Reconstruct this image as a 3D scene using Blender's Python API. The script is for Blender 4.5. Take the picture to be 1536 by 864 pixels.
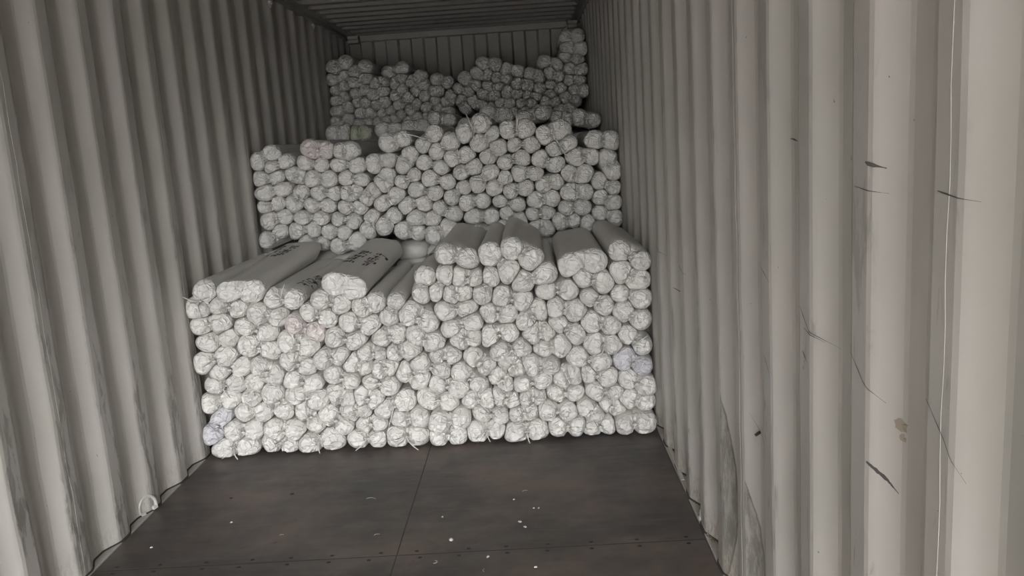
import bpy, math, random
import numpy as np
from mathutils import Vector, Matrix
from mathutils.bvhtree import BVHTree

for o in list(bpy.data.objects): bpy.data.objects.remove(o)
scene = bpy.context.scene
C = scene.collection
random.seed(7)

# ------------------------------------------------------------------ camera
# container axes: x across (inner width 2.35 m), y into the depth, z up, floor at z = 0
cd = bpy.data.cameras.new('camera'); cam = bpy.data.objects.new('camera', cd); C.objects.link(cam)
cd.sensor_width = 36.0; cd.lens = 36.0 * 1238.0 / 1536.0; cd.clip_start = 0.05; cd.clip_end = 200
Rv = Vector((0.99760986, 0.01799087, -0.06671504)); Uv = Vector((0.06247597, 0.17760622, 0.98211648))
Fv = Vector((-0.02951813, 0.98393717, -0.17605772))
m = Matrix((Rv, Uv, -Fv)).transposed().to_4x4(); m.translation = Vector((0.5937, 0.0, 1.5222))
cam.matrix_world = m
scene.camera = cam

# ------------------------------------------------------------------ daylight through the open doors
world = bpy.data.worlds.new('overcast_sky'); scene.world = world; world.use_nodes = True
wn = world.node_tree; wn.nodes.clear()
wo = wn.nodes.new('ShaderNodeOutputWorld'); bg = wn.nodes.new('ShaderNodeBackground')
tc = wn.nodes.new('ShaderNodeTexCoord'); sx = wn.nodes.new('ShaderNodeSeparateXYZ'); cr = wn.nodes.new('ShaderNodeValToRGB')
wn.links.new(tc.outputs['Generated'], sx.inputs[0]); wn.links.new(sx.outputs['Z'], cr.inputs[0])
cr.color_ramp.elements[0].position = 0.0; cr.color_ramp.elements[0].color = (0.40, 0.40, 0.40, 1)
cr.color_ramp.elements[1].position = 1.0; cr.color_ramp.elements[1].color = (1.0, 1.0, 1.02, 1)
wn.links.new(cr.outputs[0], bg.inputs[0]); bg.inputs[1].default_value = 6.0
wn.links.new(bg.outputs[0], wo.inputs[0])

Y_DOOR, Y_END, XW, ZH = -3.25, 8.78, 1.175, 2.69
ld = bpy.data.lights.new('door_daylight_portal', 'AREA'); ld.shape = 'RECTANGLE'; ld.size = 2.34; ld.size_y = 2.66
lo = bpy.data.objects.new('door_daylight_portal', ld); C.objects.link(lo)
lo.location = (0, Y_DOOR - 0.02, 1.345); lo.rotation_euler = (math.radians(90), 0, 0)   # emits towards +y
ld.cycles.is_portal = True

scene.view_settings.view_transform = 'Standard'; scene.view_settings.look = 'None'
scene.view_settings.gamma = 1.0; scene.view_settings.use_curve_mapping = False
scene.view_settings.exposure = 3.40
LOBES_FRONT = [(-1078,44,-955,43), (-839,57,-734,50), (-634,45,-509,60), (-378,61,-265,62), (-174,58,-60,60), (44,54,144,57), (243,60,344,68), (443,43,554,59), (659,71,761,65), (846,43,909,52), (998,62,1104,58), (-1125,125,-1073,219), (-1013,136,-913,130), (-804,123,-704,118), (-962,228,-858,226), (-794,321,-739,233), (-1120,292,-1014,309), (-1098,376,-982,376), (-909,306,-881,389), (-1122,506,-1008,534), (-1064,454,-936,472), (-888,580,-784,551), (-837,471,-765,422), (-684,488,-601,456), (-678,390,-581,366), (-674,310,-566,268), (-644,222,-588,142), (-526,192,-435,133), (-400,198,-338,206), (-340,132,-262,136), (-147,160,-48,154), (-229,202,-114,233), (-282,363,-187,333), (-464,301,-406,272), (-332,281,-274,260), (-473,400,-382,367), (-515,491,-417,504), (-361,456,-303,434), (-284,507,-222,503), (-230,425,-169,432), (-148,503,-64,511), (-105,396,-26,357), (-20,431,90,399), (57,323,162,294), (182,386,275,305), (5,247,111,230), (226,228,302,225), (59,134,168,141), (272,153,370,143), (461,147,523,152), (608,155,718,135), (654,239,762,231), (864,229,962,227), (916,157,972,132), (814,163,855,116), (1030,179,1117,160), (1024,294,1120,248), (1016,400,1103,355), (780,423,897,386), (824,329,927,309), (692,303,750,324), (79,472,143,466), (485,298,600,311), (512,228,574,229), (375,233,439,217), (372,345,411,297), (543,393,638,386), (429,416,472,371), (251,452,320,398), (396,482,509,497), (-1118,792,-1073,875), (-1113,703,-1013,710), (-1011,796,-910,781), (-943,861,-811,857), (-1090,619,-980,634), (-888,685,-782,639), (-816,749,-721,722), (-744,814,-639,803), (-681,589,-580,563), (-631,685,-534,632), (-566,729,-468,697), (-492,789,-393,757), (-415,871,-311,847), (-293,742,-210,771), (-154,690,-113,761), (-364,673,-260,645), (-443,604,-331,576), (-207,576,-120,593), (-48,701,38,657), (-27,583,61,548), (19,794,45,882), (93,800,151,881), (154,983,259,950), (224,867,292,856), (374,969,463,876), (317,773,369,858), (164,781,226,784), (131,703,242,712), (483,992,579,929), (524,831,636,858), (417,753,520,726), (344,676,439,666), (152,607,266,642), (197,549,258,558), (344,554,443,571), (529,618,605,676), (687,604,774,541), (568,555,630,557), (607,482,699,490), (679,682,781,665), (644,763,754,762), (830,820,929,799), (768,892,888,906), (1014,948,1116,891), (1014,844,1103,794), (851,729,932,679), (1006,729,1105,703), (1019,650,1107,596), (856,597,961,578), (1037,521,1112,454), (867,480,958,474)]
LOBES_MIDDLE = [(-1112,1491,-1028,1532), (-1031,1458,-936,1475), (-1115,1384,-1004,1389), (-914,1404,-856,1382), (-1091,1294,-980,1319), (-1112,1206,-1025,1220), (-921,1214,-863,1284), (-1093,1116,-994,1139), (-1122,992,-1025,1051), (-774,1546,-672,1535), (-581,1518,-519,1521), (-818,1467,-716,1445), (-607,1443,-485,1430), (-780,1362,-676,1355), (-572,1353,-470,1336), (-755,1272,-651,1265), (-573,1259,-512,1267), (-807,1201,-704,1190), (-596,1173,-494,1166), (-871,1121,-742,1113), (-654,1097,-540,1080), (-905,1043,-815,1038), (-716,1018,-613,1005), (-461,1020,-429,1092), (-862,976,-759,957), (-661,932,-543,950), (-280,1558,-180,1575), (-376,1433,-286,1440), (-333,1303,-299,1367), (-219,1306,-132,1345), (-359,1188,-261,1226), (-451,1226,-399,1260), (-62,1524,18,1596), (18,1480,110,1537), (-205,1408,-150,1472), (-71,1418,39,1382), (112,1435,211,1443), (212,1583,313,1633), (290,1520,381,1567), (-36,1314,76,1287), (159,1340,250,1373), (337,1425,414,1483), (-125,1251,-13,1224), (266,1265,349,1327), (92,1178,176,1246), (373,1234,443,1290), (449,1387,553,1404), (-203,1153,-93,1161), (178,1148,288,1155), (19,1134,100,1094), (-364,1034,-283,1099), (-145,1080,-37,1063), (216,1051,339,1048), (399,1151,505,1110), (462,1206,566,1219), (-40,964,58,1002), (-242,997,-144,980), (214,967,332,946), (477,1582,589,1584), (505,1489,622,1482), (703,1534,806,1560), (756,1444,845,1476), (1015,1484,1117,1473), (665,1397,770,1356), (889,1387,996,1394), (1088,1383,1118,1285), (533,1318,635,1307), (845,1293,942,1277), (680,1231,769,1244), (1032,1232,1118,1187), (838,1172,941,1170), (625,1136,728,1135), (1037,1134,1114,1090), (813,1075,921,1068), (1027,1017,1124,990), (594,1045,698,1048), (764,994,868,992), (946,972,1033,942), (618,954,688,959), (437,1065,509,1013), (397,981,468,951)]
LOBES_THIRD = [(-883,1658,-795,1660), (-716,1647,-641,1650), (-311,1666,-198,1663), (-101,1722,10,1704), (313,1724,434,1706), (575,1686,729,1706), (996,1658,1116,1630), (139,1646,220,1630), (834,1669,914,1654), (-501,1664,-403,1662)]
LOBES_REAR = [(-1084,2257,-978,2296), (-1108,2164,-1004,2185), (-904,2211,-804,2247), (-1085,2064,-998,2089), (-929,2116,-813,2154), (-1095,1970,-1003,2006), (-932,2030,-822,2055), (-1085,1879,-984,1910), (-911,1948,-824,1937), (-1100,1784,-999,1806), (-892,1847,-803,1850), (-901,1761,-812,1765), (-740,2097,-642,2116), (-615,2185,-477,2215), (-556,2094,-484,2136), (-750,1999,-650,2025), (-557,1976,-484,2028), (-739,1908,-649,1935), (-688,1834,-604,1855), (-725,1750,-650,1771), (-577,1786,-508,1819), (-525,1898,-433,1962), (-411,2084,-321,2126), (-378,2012,-287,2060), (-178,2087,-83,2066), (-296,1954,-185,2003), (-438,1842,-359,1901), (-285,1863,-202,1914), (-441,1750,-368,1777), (-294,1778,-234,1791), (-107,1889,-49,1940), (-177,1839,-104,1813), (-159,1731,-64,1696), (994,2384,1098,2390), (1002,2290,1111,2270), (984,2210,1087,2184), (788,2185,903,2152), (1011,2107,1108,2100), (834,2081,916,2044), (1000,2019,1097,2012), (1034,1927,1112,1916), (241,2197,357,2177), (445,2137,549,2113), (184,2125,284,2100), (353,2075,455,2064), (82,2081,163,2025), (651,2081,741,2049), (542,2012,633,1993), (280,2017,371,1998), (828,1986,924,1948), (736,1967,836,1903), (236,1935,339,1923), (446,1942,536,1923), (614,1905,706,1887), (778,1840,868,1831), (952,1869,1045,1828), (10,1997,100,1978), (126,1887,216,1864), (20,1912,63,1839), (374,1857,464,1840), (556,1834,653,1835), (292,1811,354,1755), (488,1770,593,1770), (692,1773,792,1767), (898,1763,996,1772)]

# ------------------------------------------------------------------ helpers
def mesh_obj(name, verts, faces, mat=None, parent=None, smooth=False, mats=None):
    me = bpy.data.meshes.new(name); me.from_pydata([tuple(v) for v in verts], [], faces)
    for mm in (mats or ([mat] if mat else [])): me.materials.append(mm)
    if smooth: me.polygons.foreach_set('use_smooth', [True] * len(me.polygons))
    me.update()
    o = bpy.data.objects.new(name, me); C.objects.link(o)
    if parent: o.parent = parent
    return o
def share(name, me, parent=None):
    o = bpy.data.objects.new(name, me); C.objects.link(o)
    if parent: o.parent = parent
    return o
def box(x0, x1, y0, y1, z0, z1, b=0.0):
    """box, with its edges bevelled by b"""
    if b <= 0:
        v = [(x, y, z) for z in (z0, z1) for y in (y0, y1) for x in (x0, x1)]
        return v, [(0,2,3,1),(4,5,7,6),(0,1,5,4),(2,6,7,3),(0,4,6,2),(1,3,7,5)]
    v = []; f = []
    xs, ys, zs = (x0, x1), (y0, y1), (z0, z1); idx = {}
    for i in (0,1):
        for j in (0,1):
            for k in (0,1):
                s = (1-2*i, 1-2*j, 1-2*k); p = (xs[i], ys[j], zs[k])
                for ax in range(3):
                    q = [p[a] + (0 if a == ax else s[a]*b) for a in range(3)]
                    idx[i,j,k,ax] = len(v); v.append(tuple(q))
    for ax in range(3):
        a, c = [t for t in range(3) if t != ax]
        for e in (0,1):
            q = []
            for (u, w) in ((0,0),(1,0),(1,1),(0,1)):
                ijk = [0,0,0]; ijk[ax] = e; ijk[a] = u; ijk[c] = w
                q.append(idx[ijk[0], ijk[1], ijk[2], ax])
            f.append(tuple(q))
    for ax in range(3):
        a, c = [t for t in range(3) if t != ax]
        for u in (0,1):
            for w in (0,1):
                k0 = [0,0,0]; k0[a] = u; k0[c] = w; k1 = list(k0); k1[ax] = 1
                f.append((idx[(*k0, a)], idx[(*k1, a)], idx[(*k1, c)], idx[(*k0, c)]))
    for i in (0,1):
        for j in (0,1):
            for k in (0,1): f.append((idx[i,j,k,0], idx[i,j,k,1], idx[i,j,k,2]))
    return v, f
def join(*parts):
    v, f = [], []
    for pv, pf in parts:
        n = len(v); v += list(pv); f += [tuple(i + n for i in q) for q in pf]
    return v, f
def recalc(o):
    import bmesh
    bm = bmesh.new(); bm.from_mesh(o.data); bmesh.ops.recalc_face_normals(bm, faces=bm.faces); bm.to_mesh(o.data); bm.free()
def tube(pts, r, n=6, taper=1.0):
    pts = [Vector(p) for p in pts]; v = []; f = []
    for i, p in enumerate(pts):
        t = (pts[min(i+1, len(pts)-1)] - pts[max(i-1, 0)]).normalized()
        a = t.cross(Vector((0.13, 0.2, 0.97)));
        if a.length < 1e-3: a = t.cross(Vector((1, 0, 0)))
        a.normalize(); b = t.cross(a); rr = r * (1 + (taper - 1) * i / (len(pts) - 1))
        for k in range(n):
            w = 2 * math.pi * k / n; v.append(p + a * math.cos(w) * rr + b * math.sin(w) * rr)
    for i in range(len(pts) - 1):
        for k in range(n):
            f.append((i*n+k, i*n+(k+1) % n, (i+1)*n+(k+1) % n, (i+1)*n+k))
    f.append(tuple(range(n))[::-1]); f.append(tuple(range((len(pts)-1)*n, len(pts)*n)))
    return v, f
def tag(o, label, cat, group=None, kind=None):
    if label: o['label'] = label
    if cat: o['category'] = cat
    if group: o['group'] = group
    if kind: o['kind'] = kind
    return o
def empty(name, loc):
    o = bpy.data.objects.new(name, None); C.objects.link(o); o.location = loc; o.empty_display_size = 0.05
    return o

# smooth value noise, numpy
_T = np.random.default_rng(11).random((256, 256))
def vnoise(x, y, per=None):
    x = np.asarray(x, float); y = np.asarray(y, float)
    xi = np.floor(x).astype(int); yi = np.floor(y).astype(int); fx = x - xi; fy = y - yi
    fx = fx*fx*(3-2*fx); fy = fy*fy*(3-2*fy)
    xa, xb = (xi % per, (xi+1) % per) if per else (xi, xi+1)
    g = lambda a, b: _T[a & 255, b & 255]
    return (g(xa, yi)*(1-fx) + g(xb, yi)*fx)*(1-fy) + (g(xa, yi+1)*(1-fx) + g(xb, yi+1)*fx)*fy
def ridged(x, y, per=None): return 1 - np.abs(2*vnoise(x, y, per) - 1)

# ------------------------------------------------------------------ materials
def new_mat(name):
    mt = bpy.data.materials.new(name); mt.use_nodes = True; nt = mt.node_tree
    return mt, nt, nt.nodes['Principled BSDF']
class N:
    def __init__(s, nt): s.nt = nt
    def node(s, t, **k):
        n = s.nt.nodes.new(t)
        for a, b in k.items():
            if a.startswith('_'): setattr(n, a[1:], b)
            else: n.inputs[a.replace('__', ' ')].default_value = b
        return n
    def link(s, a, b): s.nt.links.new(a, b)
    def pos(s, scale=(1,1,1)):
        g = s.node('ShaderNodeNewGeometry'); m = s.node('ShaderNodeMapping'); m.inputs['Scale'].default_value = scale
        s.link(g.outputs['Position'], m.inputs[0]); return m.outputs[0]
    def noise(s, vec, scale, detail=3, rough=.5, typ=None, dist=0):
        n = s.node('ShaderNodeTexNoise')
        if typ: n.noise_type = typ
        n.inputs['Scale'].default_value = scale; n.inputs['Detail'].default_value = detail
        n.inputs['Roughness'].default_value = rough; n.inputs['Distortion'].default_value = dist
        s.link(vec, n.inputs['Vector']); return n.outputs[0]
    def math(s, op, a, b=0.0, clamp=False):
        n = s.node('ShaderNodeMath', _operation=op, _use_clamp=clamp)
        for i, q in enumerate((a, b)):
            if isinstance(q, (int, float)): n.inputs[i].default_value = q
            else: s.link(q, n.inputs[i])
        return n.outputs[0]
    def ramp(s, a, lo, hi, inv=False):
        n = s.node('ShaderNodeMapRange', _clamp=True); n.interpolation_type = 'SMOOTHSTEP'
        n.inputs[1].default_value = lo; n.inputs[2].default_value = hi
        n.inputs[3].default_value = 1 if inv else 0; n.inputs[4].default_value = 0 if inv else 1
        s.link(a, n.inputs[0]); return n.outputs[0]
    def mix(s, fac, a, b):
        n = s.node('ShaderNodeMix', _data_type='RGBA')
        if isinstance(fac, (int, float)): n.inputs[0].default_value = fac
        else: s.link(fac, n.inputs[0])
        for i, q in ((6, a), (7, b)):
            if isinstance(q, tuple): n.inputs[i].default_value = (*q, 1) if len(q) == 3 else q
            else: s.link(q, n.inputs[i])
        return n.outputs[2]
    def bump(s, h, strength, dist, normal=None):
        n = s.node('ShaderNodeBump'); n.inputs['Strength'].default_value = strength; n.inputs['Distance'].default_value = dist
        s.link(h, n.inputs['Height'])
        if normal: s.link(normal, n.inputs['Normal'])
        return n.outputs[0]

def cloth_mat(name, col, col2, wrinkle, scale, radial=True):
    mt, nt, B = new_mat(name); n = N(nt)
    pv = n.pos()
    info = n.node('ShaderNodeObjectInfo')
    base = n.mix(n.noise(pv, 9, 2), col, col2)
    hsv = n.node('ShaderNodeHueSaturation'); n.link(base, hsv.inputs['Color'])
    vv = n.math('ADD', n.math('MULTIPLY', info.outputs['Random'], .09), .95); n.link(vv, hsv.inputs['Value'])
    n.link(hsv.outputs[0], B.inputs['Base Color'])
    B.inputs['Roughness'].default_value = .5; B.inputs['Specular IOR Level'].default_value = .35
    # crumpled woven plastic: crisp creases plus softer folds
    wv = n.node('ShaderNodeVectorMath', _operation='ADD')
    nz = n.node('ShaderNodeTexNoise'); nz.inputs['Scale'].default_value = scale * .45; n.link(pv, nz.inputs['Vector'])
    sc = n.node('ShaderNodeVectorMath', _operation='SCALE'); sc.inputs['Scale'].default_value = .05; n.link(nz.outputs['Color'], sc.inputs[0])
    n.link(pv, wv.inputs[0]); n.link(sc.outputs[0], wv.inputs[1])
    vo = n.node('ShaderNodeTexVoronoi', _feature='DISTANCE_TO_EDGE'); vo.inputs['Scale'].default_value = scale * .8
    n.link(wv.outputs[0], vo.inputs['Vector'])
    e = n.ramp(vo.outputs['Distance'], 0, .16)
    r = n.noise(wv.outputs[0], scale * .7, 2, .5, 'RIDGED_MULTIFRACTAL')
    h = n.math('ADD', n.math('MULTIPLY', e, -.16), n.math('MULTIPLY', r, .22))
    if radial:   # folds that run towards the tie
        at = n.node('ShaderNodeAttribute', _attribute_name='fold')
        q = n.noise(at.outputs['Vector'], 62, 2.5, .55, 'RIDGED_MULTIFRACTAL', .25)
        h = n.math('ADD', h, n.math('MULTIPLY', q, .55))
    n.link(n.bump(h, wrinkle, .026 if radial else .014), B.inputs['Normal'])
    return mt
M_END = cloth_mat('crumpled_white_woven_plastic', (.86,.845,.81), (.80,.785,.75), .8, 34)
M_BODY = cloth_mat('smooth_white_woven_plastic', (.80,.785,.745), (.74,.725,.685), .12, 9, False)
M_ENDS = [M_END]
M_PINK = cloth_mat('faint_pink_woven_plastic', (.84,.77,.745), (.80,.74,.72), .8, 34)
M_LILAC = cloth_mat('faint_lilac_woven_plastic', (.80,.785,.83), (.75,.74,.78), .8, 34)
M_GREEN = cloth_mat('faint_green_woven_plastic', (.66,.68,.56), (.58,.60,.48), .8, 34)
def plain(name, col, rough=.6, metal=0.0):
    mt, nt, B = new_mat(name); n = N(nt)
    c = n.mix(n.noise(n.pos(), 25, 3), tuple(k*.88 for k in col), tuple(min(1, k*1.08) for k in col))
    n.link(c, B.inputs['Base Color']); B.inputs['Roughness'].default_value = rough; B.inputs['Metallic'].default_value = metal
    return mt
M_STRING = plain('white_plastic_string', (.74,.73,.70), .45)
M_INK = plain('black_stencil_ink', (.07,.066,.062), .7)
M_DARK = plain('dark_sealant', (.05,.046,.042), .8)
M_SCRATCH = plain('dark_scratch', (.10,.09,.085), .7)
M_RUST = plain('rusty_brown_grime', (.17,.135,.105), .9)
M_RING = plain('worn_painted_steel', (.66,.64,.60), .4, .2)
M_SCREW = plain('dull_floor_screw', (.035,.032,.03), .45, .6)
M_SCRAP = plain('white_scrap', (.55,.53,.49), .6)
M_CHIP = plain('dark_chip', (.03,.028,.026), .8)
M_YARD = plain('yard_asphalt', (.13,.125,.12), .9)

def wall_mat(name, side):
    """painted corrugated steel; scuffs sit on the ribs that stand furthest in, grime low down"""
    mt, nt, B = new_mat(name); n = N(nt)
    pv = n.pos(); g = n.node('ShaderNodeNewGeometry'); s = n.node('ShaderNodeSeparateXYZ'); n.link(g.outputs['Position'], s.inputs[0])
    ax = n.math('ABSOLUTE', s.outputs['X'])
    k = 1.16 if side == 'left' else 1.0   # left paint lightened to stand in for stronger light on that wall
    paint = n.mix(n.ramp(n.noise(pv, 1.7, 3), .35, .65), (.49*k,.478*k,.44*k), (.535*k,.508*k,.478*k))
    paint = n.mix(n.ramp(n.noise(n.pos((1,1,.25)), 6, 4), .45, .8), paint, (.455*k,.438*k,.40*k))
    # scuffed rib faces, with a patchy greying over their full height
    rib = n.ramp(ax, XW + .003, XW + .012, inv=True)
    st = n.noise(n.pos((1, 9, 2.0)), 3.2, 6, .65, dist=.5)
    st2 = n.noise(n.pos((1, 2.2, 1.0)), 1.6, 3, .5)
    zf = n.ramp(s.outputs['Z'], .1, 2.2, inv=True)
    lo = .485 if side == 'left' else .56
    sc = n.math('MULTIPLY', n.ramp(n.math('ADD', st, n.math('MULTIPLY', n.math('SUBTRACT', st2, .5), .5)), lo - .04, lo + .13), rib)
    sc = n.math('MULTIPLY', sc, n.math('ADD', n.math('MULTIPLY', zf, .55), .3), True)
    sc = n.math('MAXIMUM', sc, n.math('MULTIPLY', n.math('MULTIPLY', rib, n.math('ADD', st2, .2)), .42 if side == 'left' else .22))
    c = n.mix(sc, paint, (.20,.19,.175))
    if side == 'right':   # two crescent rub marks low on the ribs, and the grey smears in them
        for ye, z0, z1, w in ((2.338, -.05, .48, .095), (2.640, -.05, .66, .085)):
            t = n.math('DIVIDE', n.math('SUBTRACT', s.outputs['Z'], z0), z1 - z0)
            pr = n.math('MULTIPLY', n.math('MULTIPLY', t, n.math('SUBTRACT', 1.0, t)), 4 * w)
            yn = n.math('ADD', s.outputs['Y'], n.math('MULTIPLY', n.math('SUBTRACT', n.noise(pv, 18, 3), .5), .02))
            q = n.math('SUBTRACT', ye, yn)
            inside = n.math('MULTIPLY', n.ramp(n.math('SUBTRACT', pr, q), 0, .006), n.math('GREATER_THAN', q, 0.0))
            edge = n.math('MULTIPLY', inside, n.ramp(n.math('SUBTRACT', pr, q), .004, .016, inv=True))
            tone = n.mix(n.ramp(n.noise(n.pos((1, 9, 2.5)), 4, 6, .75), .40, .62), (.20,.19,.17), (.40,.385,.35))
            c = n.mix(n.math('MULTIPLY', inside, .9), c, tone); c = n.mix(n.math('MULTIPLY', edge, .7), c, (.12,.11,.10))
    # beige splashes and rust near the floor
    lowm = n.ramp(n.math('ADD', s.outputs['Z'], n.math('MULTIPLY', n.noise(n.pos((1,5,5)), 3, 4, .7), .25)), .15, .30, inv=True)
    sp = n.ramp(n.noise(n.pos((1,3,1)), 30, 5, .75), .42, .6)
    c = n.mix(n.math('MULTIPLY', n.math('MULTIPLY', lowm, sp), .7 if side == 'right' else .3), c, (.27,.22,.165) if side == 'right' else (.30,.28,.25))
    # small specks of chipped paint
    c = n.mix(n.ramp(n.noise(pv, 55, 2, .5), .77, .79), c, (.22,.205,.19))
    n.link(c, B.inputs['Base Color'])
    rg = n.math('ADD', n.math('MULTIPLY', n.noise(pv, 14, 3), .25), .32)
    n.link(rg, B.inputs['Roughness']); B.inputs['Specular IOR Level'].default_value = .4
    n.link(n.bump(n.noise(pv, 60, 3), .15, .002), B.inputs['Normal'])
    return mt
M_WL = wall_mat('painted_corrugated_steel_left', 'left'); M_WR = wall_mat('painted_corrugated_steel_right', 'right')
M_STEEL = plain('painted_steel_rail', (.42,.405,.37), .5)
M_ROOF = plain('painted_roof_steel', (.40,.385,.36), .5)
M_FRONT = plain('painted_front_wall_steel', (.41,.41,.365), .55)
def floor_mat():
    mt, nt, B = new_mat('worn_dark_plywood'); n = N(nt)
    pv = n.pos(); info = n.node('ShaderNodeObjectInfo')
    c = n.mix(n.ramp(n.noise(pv, 1.6, 5, .65), .36, .66), (.062,.057,.052), (.150,.117,.098))
    c = n.mix(n.ramp(n.noise(n.pos((1, 5, 1)), 2.2, 5, .65), .48, .75), c, (.100,.095,.088))
    c = n.mix(n.math('MULTIPLY', n.ramp(n.noise(n.pos((1, 14, 1)), 4, 6, .7), .5, .75), .35), c, (.155,.135,.12))
    c = n.mix(n.ramp(n.noise(pv, 22, 4, .7), .64, .74), c, (.06,.05,.045))
    c = n.mix(n.ramp(n.noise(pv, 120, 2, .5), .74, .78), c, (.20,.18,.165))
    n.link(c, B.inputs['Base Color'])
    n.link(n.math('ADD', n.math('MULTIPLY', n.noise(n.pos((1,3,1)), 5, 4, .6), .35), .30), B.inputs['Roughness'])
    B.inputs['Specular IOR Level'].default_value = .4
    n.link(n.bump(n.noise(n.pos((1, 12, 1)), 30, 4, .6), .25, .0015), B.inputs['Normal'])
    return mt
M_FLOOR = floor_mat()

# ------------------------------------------------------------------ the container
DEPTH, PITCH = .036, .300
def side_wall(name, sgn, phase, mat):
    # one period towards +y, starting where the camera-facing slope meets the inner flat
    key = [(0, 0), (.078, 0), (.150, DEPTH), (.222, DEPTH), (.300, 0)]
    prof = []
    k = math.floor((Y_DOOR - phase) / PITCH)
    while phase + k * PITCH < Y_END:
        for (a, d), (a2, d2) in zip(key[:-1], key[1:]):
            # rounded fold: two points around each corner
            prof.append((phase + k*PITCH + a - .0, d)) if False else None
        for i in range(4):
            a, d = key[i]; pa, pd = key[i-1] if i else (key[3][0] - .3, key[3][1]); na, nd = key[i+1]
            for (qa, qd) in ((pa, pd), (na, nd)):
                L = math.hypot(qa - a, qd - d); t = .007 / L
                prof.append((phase + k*PITCH + a + (qa - a)*t, d + (qd - d)*t))
        k += 1
    prof = [q for q in prof if Y_DOOR <= q[0] <= Y_END - .001]
    prof = [(Y_DOOR, prof[0][1])] + prof + [(Y_END - .001, prof[-1][1])]
    nz = 34; Z0, Z1 = .006, 2.632; yy = np.array([q[0] for q in prof]); dd = np.array([q[1] for q in prof])
    v = []; f = []
    for j in range(nz):
        z = Z0 + (Z1 - Z0) * j / (nz - 1)
        low = max(0, 1 - z / 1.1)
        wob = (vnoise(yy*5 + 40*sgn, z*6.0) - .5) * (.002 + .006 * low)
        wob = wob + (vnoise(yy*1.1 + 90*sgn, z*1.3) - .5) * .005
        yw = (vnoise(yy*4 + 70*sgn, z*4.5 + 9) - .5) * (.002 + .007 * low)
        for i in range(len(prof)): v.append((sgn * (XW + max(0.0, dd[i] + wob[i] + .001)), yy[i] + (yw[i] if 0 < i < len(prof)-1 else 0), z))
    n = len(prof)
    for j in range(nz - 1):
        for i in range(n - 1):
            q = (j*n+i, j*n+i+1, (j+1)*n+i+1, (j+1)*n+i); f.append(q if sgn < 0 else q[::-1])
    o = mesh_obj(name, v, f, mat); o['kind'] = 'structure'
    sm = o.modifiers.new('thickness', 'SOLIDIFY'); sm.thickness = .003; sm.offset = -1
    # dark line of sealant where the sheet stands on the rail
    sv = []; sf = []
    for i in range(n):
        x, y, z = v[i]; sv += [(x - sgn*.006, y, .0005), (x - sgn*.004, y, .009), (x + sgn*.004, y, .010)]
    for i in range(n - 1):
        for k in (0, 1):
            q = (3*i+k, 3*i+3+k, 3*i+4+k, 3*i+k+1); sf.append(q if sgn < 0 else q[::-1])
    mesh_obj('sealant_bead', sv, sf, M_DARK, o)
    # weld beads where two sheets meet, every fourth rib
    for kk in range(-4, 8):
        y = phase + .03 + kk * 1.2 + (0 if sgn > 0 else .0)
        if not (Y_DOOR + .1 < y < Y_END - .3): continue
        pts = []
        for j in range(40):
            z = Z0 + (Z1 - Z0) * j / 39; low = max(0, 1 - z / 1.1)
            wob = float((vnoise(y*5 + 40*sgn, z*6.0) - .5) * (.002 + .006*low) + (vnoise(y*1.1 + 90*sgn, z*1.3) - .5) * .005)
            pts.append((sgn * (XW + max(0, wob + .001)), y + .0025*math.sin(j*1.7), z))
        wv, wf = tube(pts, .0008, 6); mesh_obj('weld_bead', wv, wf, mat, o, smooth=True)
    return o
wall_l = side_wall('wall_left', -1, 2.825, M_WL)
wall_r = side_wall('wall_right', 1, 1.140, M_WR)

def structure(name, vf, mat):
    o = mesh_obj(name, vf[0], vf[1], mat); recalc(o); o['kind'] = 'structure'; return o
# bottom rails (their tops show in the hollows of the walls), top rails
for sgn, a, b in ((-1, 'trim_1', 'trim_2'), (1, 'trim_3', 'trim_4')):
    lo_, hi_ = sorted((sgn * (XW - .002), sgn * 1.235))
    structure(a, box(lo_, hi_, Y_DOOR, Y_END + .06, -.16, .004, .002), M_STEEL)
    lo_, hi_ = sorted((sgn * (XW - .004), sgn * 1.235))
    r = structure(b, box(lo_, hi_, Y_DOOR, Y_END + .06, 2.632, 2.71, .004), M_STEEL)
# corrugated roof: ribs run across
def roof():
    P = .25; v = []; f = []; ys = []; zs = []
    y = Y_DOOR
    while y < Y_END:
        for a, d in ((0, 0), (.07, 0), (.11, .034), (.20, .034), (.24, 0)):
            if y + a < Y_END: ys.append(y + a); zs.append(d)
        y += P
    ys.append(Y_END + .05); zs.append(0)
    xs = [-1.235, -1.115, -1.085, -.5, 0, .5, 1.085, 1.115, 1.235]
    for i in range(len(ys)):
        for x in xs: v.append((x, ys[i], ZH - .016 + (zs[i] if abs(x) < 1.1 else 0) + (.003*float(vnoise(x*3, ys[i]*2)) if abs(x) < 1.1 else 0)))
    n = len(xs)
    for i in range(len(ys) - 1):
        for k in range(n - 1): f.append((i*n+k, (i+1)*n+k, (i+1)*n+k+1, i*n+k+1))
    o = mesh_obj('ceiling', v, f, M_ROOF); o['kind'] = 'structure'
    sm = o.modifiers.new('thickness', 'SOLIDIFY'); sm.thickness = .003; sm.offset = -1
    return o
ceil = roof()
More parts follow.
